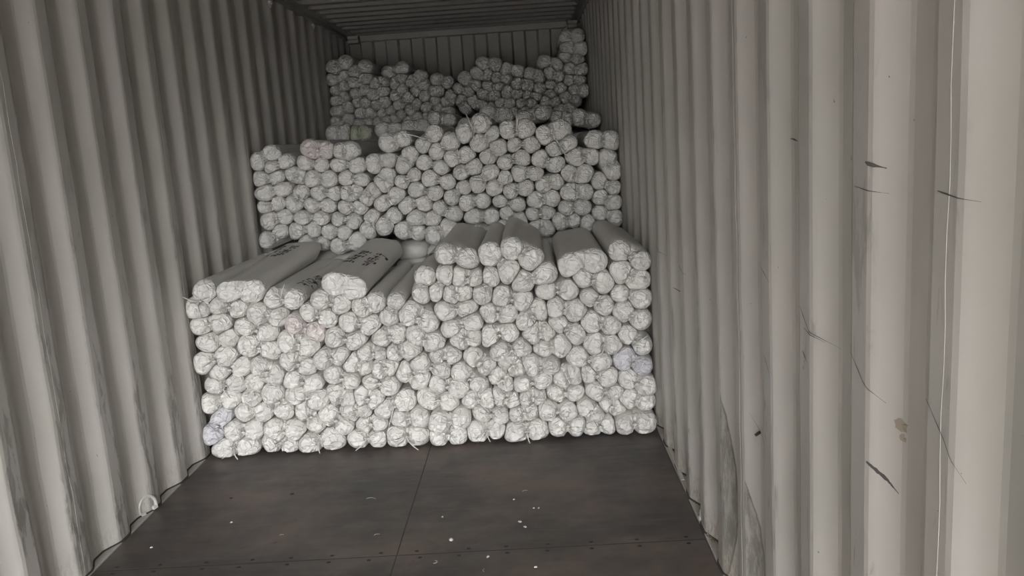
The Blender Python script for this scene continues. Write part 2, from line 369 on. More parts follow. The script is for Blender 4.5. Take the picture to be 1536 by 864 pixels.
# front wall (far end of the container): vertical corrugation
def far_wall():
    P = .261; v = []; f = []; pr = []; x = -1.21 - .10
    while x < 1.24:
        for a, d in ((0, 0), (.108, 0), (.130, .045), (.239, .045)): pr.append((x + a, d))
        x += P
    pr = [(min(max(a, -1.215), 1.215), d) for a, d in pr]
    pr = [q for i, q in enumerate(pr) if i == 0 or q[0] > pr[i-1][0] + 1e-4]
    for z in (0.0, 1.3, 2.64):
        for a, d in pr: v.append((a, Y_END + d, z))
    n = len(pr)
    for j in range(2):
        for i in range(n - 1): f.append((j*n+i, j*n+i+1, (j+1)*n+i+1, (j+1)*n+i))
    o = mesh_obj('wall_back', v, f, M_FRONT); o['kind'] = 'structure'
    sm = o.modifiers.new('thickness', 'SOLIDIFY'); sm.thickness = .003; sm.offset = -1
far_wall()
structure('trim_5', box(-1.045, 1.06, Y_END - .06, Y_END + .05, 2.612, 2.672, .004), M_FRONT)
for nm, xa, xb in (('trim_6', -1.172, -1.06), ('trim_7', 1.075, 1.172)):
    structure(nm, join(box(xa, xb, Y_END - .08, Y_END + .04, 2.60, 2.634, .004), box(xa, xb, Y_END - .08, Y_END + .04, 2.640, 2.672, .004),
                       box(xa + .008, xb - .008, Y_END - .065, Y_END + .03, 2.61, 2.66)), M_FRONT)
for nm, sg in (('trim_10', -1), ('trim_11', 1)):
    lo_, hi_ = sorted((sg * 1.176, sg * 1.27)); structure(nm, box(lo_, hi_, Y_END - .012, Y_END + .08, -.16, 2.71, .002), M_STEEL)
structure('trim_12', box(-1.20, 1.20, Y_END + .051, Y_END + .10, -.16, 2.73, .002), M_STEEL)
structure('trim_8', box(-1.172, 1.172, Y_DOOR - .04, Y_DOOR - .005, -.16, .0, .004), M_STEEL)
structure('trim_9', box(-1.235, 1.235, Y_DOOR - .06, Y_DOOR - .005, 2.672, 2.80, .004), M_STEEL)

# floor: subfloor and plywood sheets with open joints
fl = structure('floor', box(-1.172, 1.172, Y_DOOR, Y_END, -.08, -.029), M_DARK)
joints = [Y_DOOR, -1.98, .46, 2.90, 5.34, 7.78, Y_END]
def screw_mesh():
    v = [(0, 0, .0006)]; f = []
    for k in range(10):
        w = 2*math.pi*k/10; v.append((.0075*math.cos(w), .006*math.sin(w), .0006))
    for k in range(10):
        w = 2*math.pi*k/10; v.append((.0092*math.cos(w), .0075*math.sin(w), -.0006))
    for k in range(10):
        f.append((0, 1+k, 1+(k+1) % 10)); f.append((1+k, 11+k, 11+(k+1) % 10, 1+(k+1) % 10))
    me = bpy.data.meshes.new('screw'); me.from_pydata(v, [], f); me.materials.append(M_SCREW); return me
SCREW = screw_mesh()
for j in range(len(joints) - 1):
    for xa, xb in ((-1.170, -.0022), (.0022, 1.170)):
        ya, yb = joints[j] + .0035, joints[j+1] - .0035
        v, f = box(xa, xb, ya, yb, -.028, 0, .0006)
        p = mesh_obj('plywood_sheet', v, f, M_FLOOR, fl); recalc(p)
        if ya > 5.3 or yb < 1: continue
        for ye, s in ((ya, 1), (yb, -1)):
            if abs(ye - 2.90) > .05: continue
            k = xa + .09
            while k < xb - .02:
                sc = share('screw', SCREW, p); sc.location = (k + random.uniform(-.02, .02), ye + s * .022, .0003); k += .166

mesh_obj('joint_filler', *box(-.0021, .0021, Y_DOOR, Y_END, -.028, -.0008), M_DARK, fl)
for yj in joints[1:-1]: mesh_obj('joint_filler', *box(-1.17, 1.17, yj - .0034, yj + .0034, -.028, -.0004), M_DARK, fl)
# ground outside, unseen from inside but it bounces the daylight
g = structure('ground', box(-30, 30, -40, 30, -1.4, -1.25), M_YARD)

# unseen boxes, added to hold back low sky and light from the left
b_ = structure('unseen_sky_blocker', join(box(-40, 40, -36, -30, -1.25, 3.5), box(-14, -3.2, -29, -4.6, -1.25, 5.5)), plain('sky_blocker_grey', (.16,.155,.15), .8))
# ------------------------------------------------------------------ marks on the walls
def wall_x(sgn, phase, y):
    a = (y - phase) % PITCH
    if a < .078: return XW
    if a < .150: return XW + DEPTH * (a - .078) / .072
    if a < .222: return XW + DEPTH
    return XW + DEPTH * (.300 - a) / .078
def scratch(pts, w, name='scratch', mat=None, sgn=1, parent=None, nrm_off=.0035):
    """a thin gouge that follows the sheet"""
    phase = 1.140 if sgn > 0 else 2.825
    dense = []
    for (a, b) in zip(pts[:-1], pts[1:]):
        for t in np.linspace(0, 1, 9)[:-1]: dense.append((a[0] + (b[0]-a[0])*t, a[1] + (b[1]-a[1])*t))
    dense.append(pts[-1]); v = []; f = []; n = len(dense)
    for i, (y, z) in enumerate(dense):
        t = i / (n - 1); ww = w * (.25 + .75 * math.sin(math.pi * min(1, t*1.1 + .08))) * random.uniform(.7, 1.2)
        low = max(0, 1 - z / 1.1)
        wob = float((vnoise(y*5 + 40*sgn, z*6.0) - .5) * (.002 + .006*low) + (vnoise(y*1.1 + 90*sgn, z*1.3) - .5) * .005)
        x = sgn * (XW + max(0, wall_x(sgn, phase, y) - XW + wob + .001) - .0012)
        v += [(x, y, z - ww/2), (x, y, z + ww/2)]
    for i in range(n - 1): f.append((2*i, 2*i+2, 2*i+3, 2*i+1) if sgn < 0 else (2*i, 2*i+1, 2*i+3, 2*i+2))
    return mesh_obj(name, v, f, mat or M_SCRATCH, parent or (wall_r if sgn > 0 else wall_l))
def RS(*p, w=.003): scratch(list(p), w)
RS((1.455, 1.444), (1.405, 1.434), w=.008)
RS((1.97, 1.482), (1.925, 1.476), w=.005)
RS((1.438, .902), (1.395, .885), (1.372, .868), w=.009)
RS((1.50, 1.40), (1.40, 1.392), w=.002)
RS((1.20, 1.410), (1.11, 1.400), w=.0025)
RS((1.225, 1.100), (1.16, 1.050), (1.115, 1.000), w=.003)
RS((1.53, 1.10), (1.46, 1.05), (1.40, 1.025), w=.003)
RS((1.81, 1.12), (1.75, 1.075), (1.66, 1.055), w=.003)
RS((1.78, 1.075), (1.70, 1.06), w=.0025); RS((1.79, 1.02), (1.755, 1.00), w=.005)
RS((2.12, 1.16), (2.04, 1.13), w=.003); RS((2.10, .93), (2.04, .88), w=.004)
RS((2.31, .70), (2.20, .58), w=.002)
RS((3.35, .98), (3.22, .955), w=.004); RS((3.9, .98), (3.78, .95), w=.004); RS((3.52, .85), (3.43, .83), w=.004)
RS((1.46, 1.20), (1.45, 1.10), (1.46, 1.00), w=.003)
v, f = tube([(XW + .012, 2.225, .668), (XW + .016, 2.222, .662)], .009, 8); mesh_obj('bolt_hole', v, f, M_CHIP, wall_r)
# chipped paint patch
def blob(y, z, ry, rz, mat, name, sgn=1, seed=0, n=16):
    rr = random.Random(seed); v = []; ph = 1.140 if sgn > 0 else 2.825
    def px(yy, zz):
        low = max(0, 1 - zz / 1.1)
        wob = float((vnoise(yy*5 + 40*sgn, zz*6.0) - .5) * (.002 + .006*low) + (vnoise(yy*1.1 + 90*sgn, zz*1.3) - .5) * .005)
        return sgn * (XW + max(0, wall_x(sgn, ph, yy) - XW + wob + .001) - .0012)
    v.append((px(y, z), y, z))
    for k in range(n):
        w = 2*math.pi*k/n; q = rr.uniform(.6, 1.1); yy = y + ry*q*math.cos(w); zz = z + rz*q*math.sin(w)
        v.append((px(yy, zz), yy, zz))
    f = [(0, 1+k, 1+(k+1) % n) for k in range(n)]
    if sgn > 0: f = [q[::-1] for q in f]
    return mesh_obj(name, v, f, mat, wall_r if sgn > 0 else wall_l)
M_BEIGE = plain('flaked_paint_patch', (.36,.31,.25), .8)
blob(1.370, .995, .018, .013, M_BEIGE, 'flaked_patch', seed=3); blob(1.366, .972, .008, .008, M_BEIGE, 'flaked_patch', seed=5)
M_SCUFF = plain('grey_rub_mark', (.27,.258,.235), .65)
def lens(y, z0, z1, w, name='rub_mark', sgn=1, mat=None, outer=True):
    """long crescent-shaped rub mark low on a rib"""
    v = []; f = []; n = 18; cols = 6; ph = 1.140 if sgn > 0 else 2.825
    for i in range(n + 1):
        t = i / n; z = z0 + (z1 - z0)*t; ww = w * math.sin(math.pi * min(1, .12 + .88*t)) ** .7 + .004
        for c_ in range(cols + 1):
            yy = y - ww * c_ / cols
            low = max(0, 1 - z / 1.1)
            wob = float((vnoise(yy*5 + 40*sgn, z*6.0) - .5) * (.002 + .006*low) + (vnoise(yy*1.1 + 90*sgn, z*1.3) - .5) * .005)
            v.append((sgn * (XW + max(0, wall_x(sgn, ph, yy) - XW + wob + .001) - .001), yy, z))
    for i in range(n):
        for c_ in range(cols):
            a = i*(cols+1) + c_; q = (a, a+1, a+cols+2, a+cols+1); f.append(q if sgn > 0 else q[::-1])
    return mesh_obj(name, v, f, mat or M_SCUFF, wall_r if sgn > 0 else wall_l)


# ------------------------------------------------------------------ sacks
STACKS = {'front': (LOBES_FRONT, 4.07), 'middle': (LOBES_MIDDLE, 5.28), 'third': (LOBES_THIRD, 6.42), 'rear': (LOBES_REAR, 7.56)}
LEN = 1.10
# index of special bundles in the front stack, found by where they lie (x, z of the bundle centre in mm)
def near(stack, x, z):
    L = STACKS[stack][0]; return min(range(len(L)), key=lambda i: ((L[i][0]+L[i][2])/2 - x)**2 + ((L[i][1]+L[i][3])/2 - z)**2)
FLAT = {('front', near('front', -877, 859)), ('front', near('front', -363, 859)), ('front', near('front', 828, 899))}
RISE = {('front', near('front', -877, 859)): (.05, .075), ('front', near('front', -363, 859)): (.04, .06)}
OFFS = {('front', near('front', 453, 487)): -.05, ('front', near('front', 113, 137)): -.05, ('front', near('front', 828, 899)): -.03,
        ('front', near('front', -877, 859)): -.035, ('front', near('front', -363, 859)): -.035}
rng = np.random.default_rng(5)
BODIES = []          # (root, bvh-ready verts, faces) of bodies whose top shows
ORD = ['zeroth', 'first', 'second', 'third', 'fourth', 'fifth', 'sixth', 'seventh', 'eighth', 'ninth', 'tenth', 'eleventh', 'twelfth',
       'thirteenth', 'fourteenth', 'fifteenth', 'sixteenth', 'seventeenth', 'eighteenth', 'nineteenth', 'twentieth']

WT = np.random.default_rng(21).uniform(-.008, .008, 400)
def outline(P, a, b, own, r, nang, body, flat):
    """radius of the bundle's outline around its centre, limited by its neighbours"""
    c = (P[a] + P[b]) / 2; ph = np.arange(nang) * 2*np.pi / nang
    d = np.stack([np.cos(ph), np.sin(ph)], 1); ts = np.arange(.004, .17, .0022)
    pt = c + ts[None, :, None] * d[:, None, :]
    dist = np.sqrt(((pt[:, :, None, :] - P[None, None]) ** 2).sum(-1)) - WT[:len(P)]
    own_d = np.minimum(dist[..., a], dist[..., b])
    mask = np.ones(len(P), bool); mask[[a, b]] = False
    oth = dist[..., mask].min(-1) if mask.any() else own_d + 1
    ok = own_d < oth - .0006
    ab = P[b] - P[a]; tt = np.clip(((pt - P[a]) @ ab) / (ab @ ab), 0, 1)
    seg = np.linalg.norm(pt - (P[a] + tt[..., None] * ab), axis=-1)
    if body or flat: ok &= seg < r * (1.0 if not flat else .97)
    else: ok &= (own_d < r) | (seg < r * .42)
    ok &= (np.abs(pt[..., 0]) < 1.172) & (pt[..., 1] > .0022)
    first_bad = np.where(ok.all(1), len(ts) - 1, np.argmin(ok, 1) - 1)
    R = np.where(first_bad >= 0, ts[np.clip(first_bad, 0, None)], .012)
    R = np.maximum(R, .014)
    k = np.array([.1, .2, .4, .2, .1]) if nang < 64 else np.array([.06, .12, .2, .24, .2, .12, .06]); h = len(k)//2
    S = sum(k[i] * np.roll(R, i - h) for i in range(len(k)))
    return c, ph, np.minimum(S, R + .0012)

def make_bundle(stack, idx, P, y0, label, group, tails):
    a, b = 2*idx, 2*idx + 1; seed = float(rng.random() * 60); key = (stack, idx); flat = key in FLAT
    nang, nr = {'front': (80, 20), 'middle': (64, 15), 'third': (56, 12), 'rear': (48, 10)}[stack]
    r = float(rng.uniform(.059, .070)) * (1.08 if stack == 'rear' else 1); r = .070 if flat else r
    c, ph, Rc = outline(P, a, b, None, r, nang, False, flat)
    _, _, Rb = outline(P, a, b, None, r, nang, True, flat)
    yf = y0 + OFFS.get(key, float(np.clip(rng.normal(0, .014), -.03, .03)))
    if stack == 'rear': yf = y0 + float(rng.uniform(-.04, .05))
    ax = P[b] - P[a]; half = np.linalg.norm(ax) / 2; ax = ax / (2*half); pn = np.array([-ax[1], ax[0]])
    zb = float((c[1] + Rb * np.sin(ph)).min())
    root = empty('sack_bundle', (float(c[0]), yf, zb)); tag(root, label, 'sack bundle', group)
    O = np.array([c[0], yf, zb])
    # ---- gathered end
    H = float(rng.uniform(.030, .042)); tilt = rng.normal(0, .10, 2); kn = int(rng.integers(9, 15))
    V = []; 
    tie = c + ax * rng.normal(0, .004) + pn * rng.normal(0, .006)
    off1 = rng.uniform(0, 50, 2)
    s = np.concatenate([[0], (np.arange(1, nr + 1) / nr) ** .85])
    def cap_y(x, z, ss, phv):
        u = (x - c[0]) * ax[0] + (z - c[1]) * ax[1]; w = (x - c[0]) * pn[0] + (z - c[1]) * pn[1]
        dl = np.minimum(np.hypot(x - P[a][0], z - P[a][1]), np.hypot(x - P[b][0], z - P[b][1])) / r
        bulge = H * np.sqrt(np.clip(1 - ss**3.2, 0, 1)) + (0 if flat else .020) * (1 - np.clip(dl, 0, 1)**2)
        if not flat: bulge = bulge - (.042 * np.exp(-(u / .011)**2) * (1 - .15*ss)) - .014 * np.exp(-(u/.022)**2 - (w/.018)**2)
        rt = np.hypot(x - tie[0], z - tie[1]); at = np.arctan2(z - tie[1], x - tie[0]) / (2*np.pi) * kn
        q = vnoise(x*34 + off1[0], z*34 + off1[1])
        pleat = ridged(at + .9*q, rt * 16 + seed, kn) ** 2
        amp = .013 * np.clip(rt / .02, 0, 1) * np.clip((1.04 - ss) * 3.2, 0, 1)
        if flat: amp = amp * .5
        cr = ridged(x*42 + seed, z*42 - seed) ** 3 * .013 + ridged(x*85 - seed, z*85 + seed) ** 2 * .003
        return -(bulge) - amp * pleat - (cr - .005) * np.clip((1.0 - ss) * 4, 0, 1) + tilt[0]*u + tilt[1]*w
    V.append([c[0], yf + float(cap_y(np.array(c[0]), np.array(c[1]), np.array(0.), None)), c[1]])
    for si in s[1:]:
        x = c[0] + Rc * si * np.cos(ph); z = c[1] + Rc * si * np.sin(ph)
        y = yf + cap_y(x, z, np.full(nang, si), ph)
        V.extend(np.stack([x, y, z], 1).tolist())
    # rim, wrinkled along the fold
    for dy, mixb, shrink in ((.010, .12, 0), (.024, .35, 0)):
        R = Rc * (1 - mixb) + Rb * mixb
        R = R - .0035 * ridged(ph / (2*np.pi) * 22 + dy*30, np.full(nang, seed), 22) ** 2
        rimtilt = tilt[0] * ((R*np.cos(ph))*ax[0] + (R*np.sin(ph))*ax[1]) + tilt[1] * ((R*np.cos(ph))*pn[0] + (R*np.sin(ph))*pn[1])
        V.extend(np.stack([c[0] + R*np.cos(ph), yf + dy + rimtilt, c[1] + R*np.sin(ph)], 1).tolist())
    F = [(0, 1 + k, 1 + (k+1) % nang) for k in range(nang)]
    for j in range(nr + 1):
        for k in range(nang):
            A = 1 + j*nang; F.append((A + k, A + nang + k, A + nang + (k+1) % nang, A + (k+1) % nang))
    Vn = np.array(V) - O
    lab = None
    mat = M_END
    if key in TINT: mat, lab = TINT[key]
    e = mesh_obj('gathered_end', Vn.tolist(), F, mat, root, smooth=True)
    if lab: e['label'] = lab
    vx, vz = Vn[:, 0] + O[0] - tie[0], Vn[:, 2] + O[2] - tie[1]; ra = np.hypot(vx, vz) + 1e-5
    fo = np.stack([vx/ra*.06, vz/ra*.06, ra*.30 + seed], 1).astype(np.float32)
    e.data.attributes.new('fold', 'FLOAT_VECTOR', 'POINT').data.foreach_set('vector', fo.ravel())
    # ---- wrapped body
    ring0 = V[-nang:]; B = [list(q) for q in ring0]
    nb = {'front': 9, 'middle': 8, 'third': 6, 'rear': 4}[stack]; ysteps = [.05, .09] + list(np.linspace(.16, LEN, nb))
    for i, dy in enumerate(ysteps):
        mixb = min(1, .35 + dy * 6)
        R = Rc*(1-mixb) + Rb*mixb
        R = R - .004 * vnoise(ph/(2*np.pi)*14 + dy*1.5, np.full(nang, seed + dy*7), 14) * (1 if dy > .05 else .5)
        if i == len(ysteps) - 1: R = R * .72
        B.extend(np.stack([c[0] + R*np.cos(ph), np.full(nang, yf + dy + (.012 if i == len(ysteps)-1 else 0)), c[1] + R*np.sin(ph)], 1).tolist())
    rise = RISE.get(key)
    if rise:
        for q in B:
            t = max(0, q[1] - yf - .06) / LEN; q[0] += rise[0]*t; q[2] += rise[1]*t
    FB = []
    for j in range(len(ysteps)):
        for k in range(nang):
            A = j*nang; FB.append((A + k, A + nang + k, A + nang + (k+1) % nang, A + (k+1) % nang))
    cen = len(B); B.append([c[0] + (rise[0] if rise else 0), yf + LEN + .014, c[1] + (rise[1] if rise else 0)]); A = len(ysteps)*nang
    FB += [(cen, A + (k+1) % nang, A + k) for k in range(nang)]
    Bn = np.array(B) - O
    bo = mesh_obj('wrapped_body', Bn.tolist(), FB, M_BODY, root, smooth=True)
    BODIES.append((root, bo, np.array(B), FB))
    # ---- tie string across the waist, with loose ends on some
    if stack in ('front', 'middle') and not flat:
        depth = float(cap_y(np.array(c[0]), np.array(c[1]), np.array(.0), None))
        pts = []
        for t in np.linspace(-1, 1, 9):
            w = t * .020; x = c[0] + pn[0]*w; z = c[1] + pn[1]*w
            yy = yf + float(cap_y(np.array(x), np.array(z), np.array(abs(w)/.05), None)) - .003
            pts.append(np.array([x, yy, z]) - O)
        parts = [tube(pts, .0022, 5)]
        k0 = np.array([c[0], yf + min(depth, -.012) - .012, c[1]]) - O; out = yf - .062 - O[1]
        parts.append(tube([k0 + np.array([0, .02, 0]), k0, k0 + np.array([.002, -.010, -.004])], .0055, 6, .6))
        parts.append(tube([k0 - np.array([.010, 0, .004]), k0, k0 + np.array([.010, 0, -.003])], .0038, 6))
        for (dx, dz, dyy) in tails:
            p1 = np.array([k0[0] + dx*.22, out - .002, k0[2] + dz*.22]); p2 = np.array([k0[0] + dx*.65, out - .006 + dyy*.3, k0[2] + dz*.68])
            p3 = np.array([k0[0] + dx*1.1, out + dyy*.6, max(k0[2] + dz*1.1, .004 - O[2])])
            p2[2] = max(p2[2], .004 - O[2])
            parts.append(tube([k0, (k0 + p1)/2, p1, p2, p3], .0036, 6, .7))
        tv, tf = join(*parts); mesh_obj('tie_string', tv, tf, M_STRING, root, smooth=True)
    return root

TINT = {('middle', near('middle', -643 - 90, 1540)): (M_PINK, 'faintly pink gathered end'),
        ('front', near('front', -560, 620)): (M_PINK, 'faintly pink gathered end'),
        ('front', near('front', -1040, 170)): (M_LILAC, 'faintly lilac gathered end'),
        ('front', near('front', 980, 330)): (M_LILAC, 'faintly lilac gathered end'),
        ('third', 1): (M_GREEN, 'faintly green gathered end')}
# loose string ends read off the photograph: (stack, x mm, z mm) -> list of (dx, dz, dy)
TAILS = {}
def tail(stack, x, z, *ts): TAILS[(stack, near(stack, x, z))] = list(ts)
tail('front', -1000, 40, (-.055, -.030, -.01), (.022, -.036, -.02))
tail('front', -560, 45, (.006, -.036, -.02)); tail('front', -370, 50, (-.05, -.036, -.03)); tail('front', -160, 60, (.055, -.048, -.03))
tail('front', 225, 50, (.015, -.04, -.01)); tail('front', 400, 55, (.012, -.045, -.01))
tail('front', -692, 809, (.028, .075, 0)); tail('front', -1100, 800, (-.06, .03, 0), (.012, -.07, 0))
tail('front', 205, 890, (.05, .05, 0)); tail('front', -1010, 330, (.03, -.05, 0)); tail('front', -470, 300, (.0, -.06, 0))
tail('front', -130, 260, (-.03, -.09, 0)); tail('front', -60, 390, (.05, .02, 0)); tail('front', 840, 500, (-.02, -.05, 0))
tail('front', -660, 250, (.0, -.10, 0)); tail('front', 1010, 480, (.05, .03, 0))
tail('middle', 533, 1583, (.006, .105, .02), (.022, .10, .0)); tail('middle', 262, 1608, (-.035, .09, 0), (-.0, -.07, 0))
tail('middle', 30, 1590, (-.12, .04, 0)); tail('middle', 230, 1470, (-.01, .07, 0)); tail('middle', -240, 1440, (-.05, .03, 0))
tail('middle', 985, 1350, (-.11, .02, 0)); tail('middle', 900, 1310, (.04, .05, 0)); tail('middle', 870, 1430, (-.03, .05, 0), (.03, -.06, 0))
tail('middle', 1000, 1130, (-.07, -.02, 0))
SPECIAL = {
    ('front', near('front', -877, 859)): 'wide unpinched sack bundle with black stencil marks, front stack, top left',
    ('front', near('front', -363, 859)): 'broad sack bundle with black stencil marks on top, middle of front stack top',
    ('front', near('front', 828, 899)): 'wide flat-topped sack bundle jutting out on top right of front stack',
    ('front', near('front', 944, 901)): 'topmost sack bundle touching the right wall on the front stack',
    ('front', near('front', 453, 487)): 'smooth-faced sack bundle jutting forward from the middle of the front stack',
    ('front', near('front', 113, 137)): 'large double-lobed sack bundle jutting forward just above the floor row of front stack',
    ('middle', near('middle', 533, 1583)): 'sack bundle with two upright white string ends, top of the middle stack',
    ('front', near('front', -1000, 40)): 'leftmost sack bundle on the floor with two string ends on the plywood',
    ('third', 1): 'faintly green sack bundle peeking over the middle stack top on the left',
}
STACK_TXT = {'front': ('front stack', 'layer above the floor'), 'middle': ('middle stack', 'visible layer up'),
             'third': ('row just behind the middle stack', ''), 'rear': ('dim rear stack', 'visible layer up')}
GROUPS = {'front': 'sack bundles in the front stack', 'middle': 'sack bundles in the middle stack',
          'third': 'sack bundles behind the middle stack', 'rear': 'sack bundles in the rear stack'}
LOW = {}
for stack, (L, y0) in STACKS.items():
    P = np.array(L, float).reshape(-1, 2) / 1000.0
    cz = (P[0::2, 1] + P[1::2, 1]) / 2; cx = (P[0::2, 0] + P[1::2, 0]) / 2
    step = .093; z0 = cz.min(); layer = np.round((cz - z0) / step).astype(int)
    lab = {}
    for ly in sorted(set(layer)):
        ids = sorted(np.where(layer == ly)[0], key=lambda i: cx[i])
        for k, i in enumerate(ids):
            st, word = STACK_TXT[stack]
            what = 'tied white sack bundle' if stack != 'rear' else 'shaded sack bundle'
            if (stack, i) in TAILS: what = 'string-tailed white sack bundle'
            lab[i] = ('%s, %s, %s %s, %s from left wall' % (what, st, ORD[ly+1], word, ORD[k+1])) if stack != 'third' else \
                     '%s, %s, %s from left wall' % (what, st, ORD[1 + sorted(range(len(cx)), key=lambda q: cx[q]).index(i)])
    for i in range(len(L)):
        if (stack, i) in SPECIAL: lab[i] = SPECIAL[(stack, i)]
        make_bundle(stack, i, P, y0, lab[i], GROUPS[stack], TAILS.get((stack, i), []))
    LOW[stack] = (P, y0)

# lower layers of the rear stacks, hidden behind the front ones; they only carry what shows
def pile(stack, zbot=0.0):
    P, y0 = LOW[stack]; v = []; f = []; n = 12; cols = 11; w = 2.34 / cols
    for c_ in range(cols):
        xc = -1.17 + w * (c_ + .5)
        nearp = [q[1] for q in P if abs(q[0] - xc) < w * .75]
        top = min(nearp) - .080 if nearp else min(q[1] for q in P) - .055
        rows = max(1, int(top / .1)); h = top / rows
        for r_ in range(rows):
            zc = h * (r_ + .5); base = len(v)
            for yy, k in ((y0 + .03, .6), (y0 + .06, 1), (y0 + 1.05, 1), (y0 + 1.09, .6)):
                for j in range(n):
                    a = 2*math.pi*j/n; cxs = abs(math.cos(a))**.6 * math.copysign(1, math.cos(a)); szs = abs(math.sin(a))**.6 * math.copysign(1, math.sin(a))
                    v.append((xc + k*(w/2 - .001)*cxs, yy, zc + k*(h/2 - .0006)*szs))
            for q in range(3):
                for j in range(n): f.append((base+q*n+j, base+q*n+(j+1) % n, base+(q+1)*n+(j+1) % n, base+(q+1)*n+j))
            f.append(tuple(base + j for j in range(n))[::-1]); f.append(tuple(base + 3*n + j for j in range(n)))
    o = mesh_obj('lower_sack_pile', v, f, M_BODY, smooth=True); recalc(o)
    tag(o, {'middle': 'lower layers of white sacks under the middle stack behind the front stack',
            'third': 'lower layers of white sacks under the row behind the middle stack',
            'rear': 'lower layers of white sacks under the dim rear stack'}[stack], 'sack pile', kind='stuff')
for st in ('middle', 'third', 'rear'): pile(st)

# ------------------------------------------------------------------ stencilled marks on the top sacks
def stencil(origin, axis_y, size, rows, cols, seed):
    """blurred block characters, too worn to read, laid on the sack's top"""
    rr = random.Random(seed); strokes = []
    for r_ in range(rows):
        for c_ in range(cols):
            cx_, cy_ = c_ * size * 1.15, -r_ * size * 1.5
            for k in range(rr.randint(5, 7)):
                if rr.random() < .5:
                    y = rr.choice([0, .3, .6, .9]) * size; x0 = rr.uniform(0, .3)*size; x1 = rr.uniform(.6, 1)*size
                    strokes.append(((cx_ + x0, cy_ + y), (cx_ + x1, cy_ + y + rr.uniform(-.05, .05)*size)))
                else:
                    x = rr.choice([.1, .4, .7, .95]) * size; y0_ = rr.uniform(0, .4)*size; y1 = rr.uniform(.6, 1)*size
                    strokes.append(((cx_ + x, cy_ + y0_), (cx_ + x + rr.uniform(-.1, .1)*size, cy_ + y1)))
    return strokes
def lay_marks(x, y, ang, size, rows, cols, seed, thick=.009):
    best = None
    for root, bo, Bv, FB in BODIES:
        if abs(root.location.x - x) > .3 or not (root.location.y - .1 < y < root.location.y + LEN): continue
        t = BVHTree.FromPolygons([Vector(q) for q in Bv], FB); h = t.ray_cast(Vector((x, y, 3)), Vector((0, 0, -1)))
        if h[0] is not None and (best is None or h[0].z > best[0]): best = (h[0].z, root, bo, t)
    if not best: return
    _, root, bo, t = best; v = []; f = []; ca, sa = math.cos(ang), math.sin(ang)
    for (p0, p1) in stencil(None, None, size, rows, cols, seed):
        d = Vector((p1[0]-p0[0], p1[1]-p0[1])); n = Vector((-d.y, d.x)).normalized() * thick / 2
        segs = 4; row = []
        for i in range(segs + 1):
            q = Vector(p0) + d * i / segs
            for s in (-1, 1):
                u = q + n * s; wx = x + u.x*ca - u.y*sa; wy = y + u.x*sa + u.y*ca
                h = t.ray_cast(Vector((wx, wy, 3)), Vector((0, 0, -1)))
                if h[0] is None: row.append(None); continue
                pp = h[0] + h[1] * .0012 - root.location; row.append(len(v)); v.append(tuple(pp))
        for i in range(segs):
            q = (row[2*i], row[2*i+1], row[2*i+3], row[2*i+2])
            if None not in q: f.append(q[::-1])
    if f:
        o = mesh_obj('stencil_mark', v, f, M_INK, root); o['label'] = 'worn black stencilled characters on the sack'; o['kind'] = 'stuff'
A90 = math.radians(82)
lay_marks(-.93, 4.62, A90, .048, 2, 6, 3); lay_marks(-.60, 4.20, A90, .055, 2, 5, 8); lay_marks(-.37, 4.30, A90, .060, 2, 5, 12)
lay_marks(.03, 4.40, A90, .035, 1, 3, 15, .008)

# ------------------------------------------------------------------ lashing rings
def ring(name, loc, rot, R=.032, r=.006, label='', tilt=0):
    root = empty(name, loc); root.rotation_euler = rot; tag(root, label, 'lashing ring', 'lashing rings on the container walls')
    pts = []
    for i in range(25):
        a = -.15*math.pi + 1.3*math.pi * i / 24; pts.append((R*math.cos(a), 0, R*.55 + R*1.15*math.sin(a)))
    v, f = tube(pts, r, 8); mesh_obj('ring_bar', v, f, M_RING, root, smooth=True)
    v, f = box(-R*1.05, -R*.45, -.008, .012, -.006, .012, .002); p = mesh_obj('weld_foot', v, f, M_RING, root); recalc(p)
    v, f = box(R*.45, R*1.05, -.008, .012, -.006, .012, .002); p = mesh_obj('weld_foot', v, f, M_RING, root); recalc(p)
    return root
ring('lashing_ring', (-1.186, 3.405, .010), (0, math.radians(-8), math.radians(62)), R=.042, r=.0075, label='bent steel lashing ring low on the left wall beside the floor')
ring('lashing_ring', (1.190, 3.03, .010), (0, math.radians(6), math.radians(100)), R=.026, label='steel lashing ring at the foot of the right wall by grime')
ring('lashing_ring', (-1.168, 6.10, 2.60), (math.radians(180), 0, math.radians(90)), R=.022, r=.004, label='small lashing ring high on the left wall, nearer the camera')
ring('lashing_ring', (-1.168, 7.30, 2.60), (math.radians(180), 0, math.radians(90)), R=.022, r=.004, label='small lashing ring high on the left wall, farther toward rear stack')

# debris in the hollows at the foot of the right wall
v, f = box(-.008, .008, -.20, .20, 0, .004, .001)
for i in range(len(v)): v[i] = (v[i][0] + .012*math.sin(v[i][1]*14), v[i][1], v[i][2] + .004*abs(math.sin(v[i][1]*9)))
o = mesh_obj('plastic_strap', v, f, M_SCRAP); o.location = (1.186, 3.62, .005); tag(o, 'flat pale plastic strap scrap along the foot of the right wall', 'strap')
rr = random.Random(4); sv = []; sf = []
for k in range(120):
    y = rr.uniform(2.7, 4.0); a = (y - 1.14) % PITCH
    x = rr.uniform(1.178, 1.20); yy = rr.uniform(-.02, .02); xx = rr.uniform(-.006, .006)
    q, ff = tube([(x, y, .0065), (x + xx*.5, y + yy*.5, .0065 + rr.uniform(0, .006)), (x + xx, y + yy, .007)], rr.uniform(.0006, .0014), 4)
    sv, sf = join((sv, sf), (q, ff))
o = mesh_obj('straw_litter', sv, sf, M_BEIGE); tag(o, 'brown straw and dirt litter in the hollows at the right wall foot', 'litter', kind='stuff')
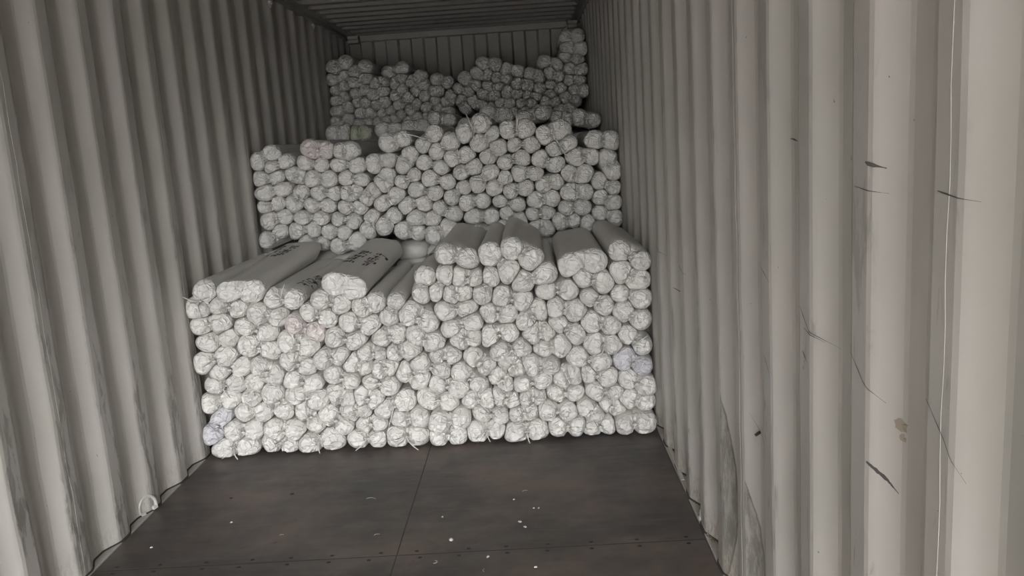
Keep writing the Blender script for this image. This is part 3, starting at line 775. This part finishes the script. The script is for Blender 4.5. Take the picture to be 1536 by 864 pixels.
for i, (x, y, rx, ry) in enumerate(((1.192, 2.62, .016, .06), (1.192, 2.92, .016, .06), (1.192, 3.25, .014, .05))):
    n = 14; v = [(0, 0, .007)]; q2 = random.Random(i)
    for k in range(n):
        w = 2*math.pi*k/n; q = q2.uniform(.7, 1.1); v.append((rx*q*math.cos(w), ry*q*math.sin(w), .0002))
    o = mesh_obj('dirt_heap', v, [(0, 1+k, 1+(k+1) % n) for k in range(n)], M_RUST, smooth=True); o.location = (x, y, .0042)
    tag(o, ['low brown dirt heap at right wall foot, nearest the camera', 'low brown dirt heap at right wall foot, beside the lashing ring',
            'low brown dirt heap at right wall foot, farthest from the camera'][i], 'dirt', 'dirt heaps at the right wall foot')

# ------------------------------------------------------------------ litter on the floor
def scrap(kind, x, y, label, ang=0.0, s=.02):
    s *= .72
    z = .0006
    if kind == 'squiggle':
        pts = [(-s + 2*s*t, .45*s*math.sin(t*3.0), .0016 + .001*math.sin(t*5)) for t in np.linspace(0, 1, 9)]; v, f = tube(pts, .0010, 5, .6); nm = 'string_scrap'; cat = 'scrap'
    elif kind == 'hook':
        pts = [(s*math.cos(a), s*math.sin(a), .002) for a in np.linspace(-1.9, 1.5, 12)]; v, f = tube(pts, .0014, 5, .8); nm = 'string_scrap'; cat = 'scrap'
    elif kind == 'chip':
        v = [(-s*.5, -s*.25, 0), (s*.4, -s*.35, 0), (s*.55, s*.1, .0005), (0, s*.4, .001), (-s*.5, s*.15, 0),
             (-s*.4, -s*.15, .0035), (s*.3, -s*.2, .004), (s*.35, s*.1, .0045), (0, s*.25, .004), (-s*.35, s*.1, .0035)]
        f = [(0,4,3,2,1), (5,6,7,8,9)] + [(i, (i+1) % 5, 5+(i+1) % 5, 5+i) for i in range(5)]; nm = 'paper_chip'; cat = 'scrap'
    elif kind == 'dark':
        v, f = box(-s*.6, s*.6, -s*.25, s*.25, 0, .003, .001); nm = 'wood_splinter'; cat = 'splinter'
    elif kind == 'nut':
        v = []; f = []; n = 8; rings_ = [(0, .007), (.003, .009), (.007, .008), (.010, .005)]
        for z_, r_ in rings_:
            for k in range(n): v.append((r_*math.cos(2*math.pi*k/n), r_*math.sin(2*math.pi*k/n), z_))
        for q in range(3):
            for k in range(n): f.append((q*n+k, q*n+(k+1) % n, (q+1)*n+(k+1) % n, (q+1)*n+k))
        f.append(tuple(range(n))[::-1]); f.append(tuple(range(3*n, 4*n))); nm = 'pebble'; cat = 'pebble'
    o = mesh_obj(nm, v, f, M_CHIP if kind == 'dark' else M_SCRAP, smooth=(kind in ('nut', 'squiggle', 'hook'))); recalc(o)
    o.location = (x, y, z if kind not in ('squiggle', 'hook') else .0004); o.rotation_euler = (0, 0, ang)
    tag(o, label, cat, {'scrap': 'white scraps on the floor', 'splinter': 'dark splinters on the floor'}.get(cat))
S = scrap
S('squiggle', .488, 3.416, 'curved white string scrap, topmost of the cluster on the right floor sheet', .5, .018)
S('chip', .440, 3.335, 'tiny white chip just left below the curved string scrap, right sheet', .3, .012)
S('chip', .525, 3.240, 'left one of two tiny white dots side by side, right sheet', 0, .010)
S('chip', .545, 3.238, 'right one of two tiny white dots side by side, right sheet', 1, .012)
S('chip', .468, 3.123, 'upper of two slanting white chips in the middle of right sheet', -.6, .022)
S('chip', .489, 3.075, 'lower of two slanting white chips in the middle of right sheet', -.7, .020)
S('hook', .153, 2.831, 'white C-shaped string scrap just below the cross joint', 0, .013)
S('chip', .350, 2.850, 'small white flake just below the cross joint, right of the hook', .9, .018)
S('chip', .528, 2.757, 'white flake low on the right, below the cross joint', .1, .018)
S('squiggle', .342, 2.754, 'faint upright white fibre at the bottom edge', 1.5, .016)
S('squiggle', -.107, 3.076, 'short white fibre just left of the middle joint', .4, .016)
S('chip', .144, 3.204, 'lone white dot just right of the middle joint', 0, .010)
S('squiggle', -.196, 3.424, 'long faint white fibre on the left sheet near middle joint', -.2, .030)
S('squiggle', -.506, 3.119, 'small pale fibre in the middle of the left sheet', .2, .012)
S('chip', -.766, 3.263, 'small white chip on the left half of left sheet', .4, .014)
S('chip', -1.025, 3.071, 'white chip near the left wall rail', .1, .016)
S('dark', -.857, 3.516, 'dark splinter near the left wall, upper left sheet', .4, .016)
S('dark', -.579, 3.525, 'dark splinter in the middle of the left sheet, near the sacks', .1, .018)
S('nut', .200, 2.995, 'round white pebble casting a dark shadow above the cross joint')
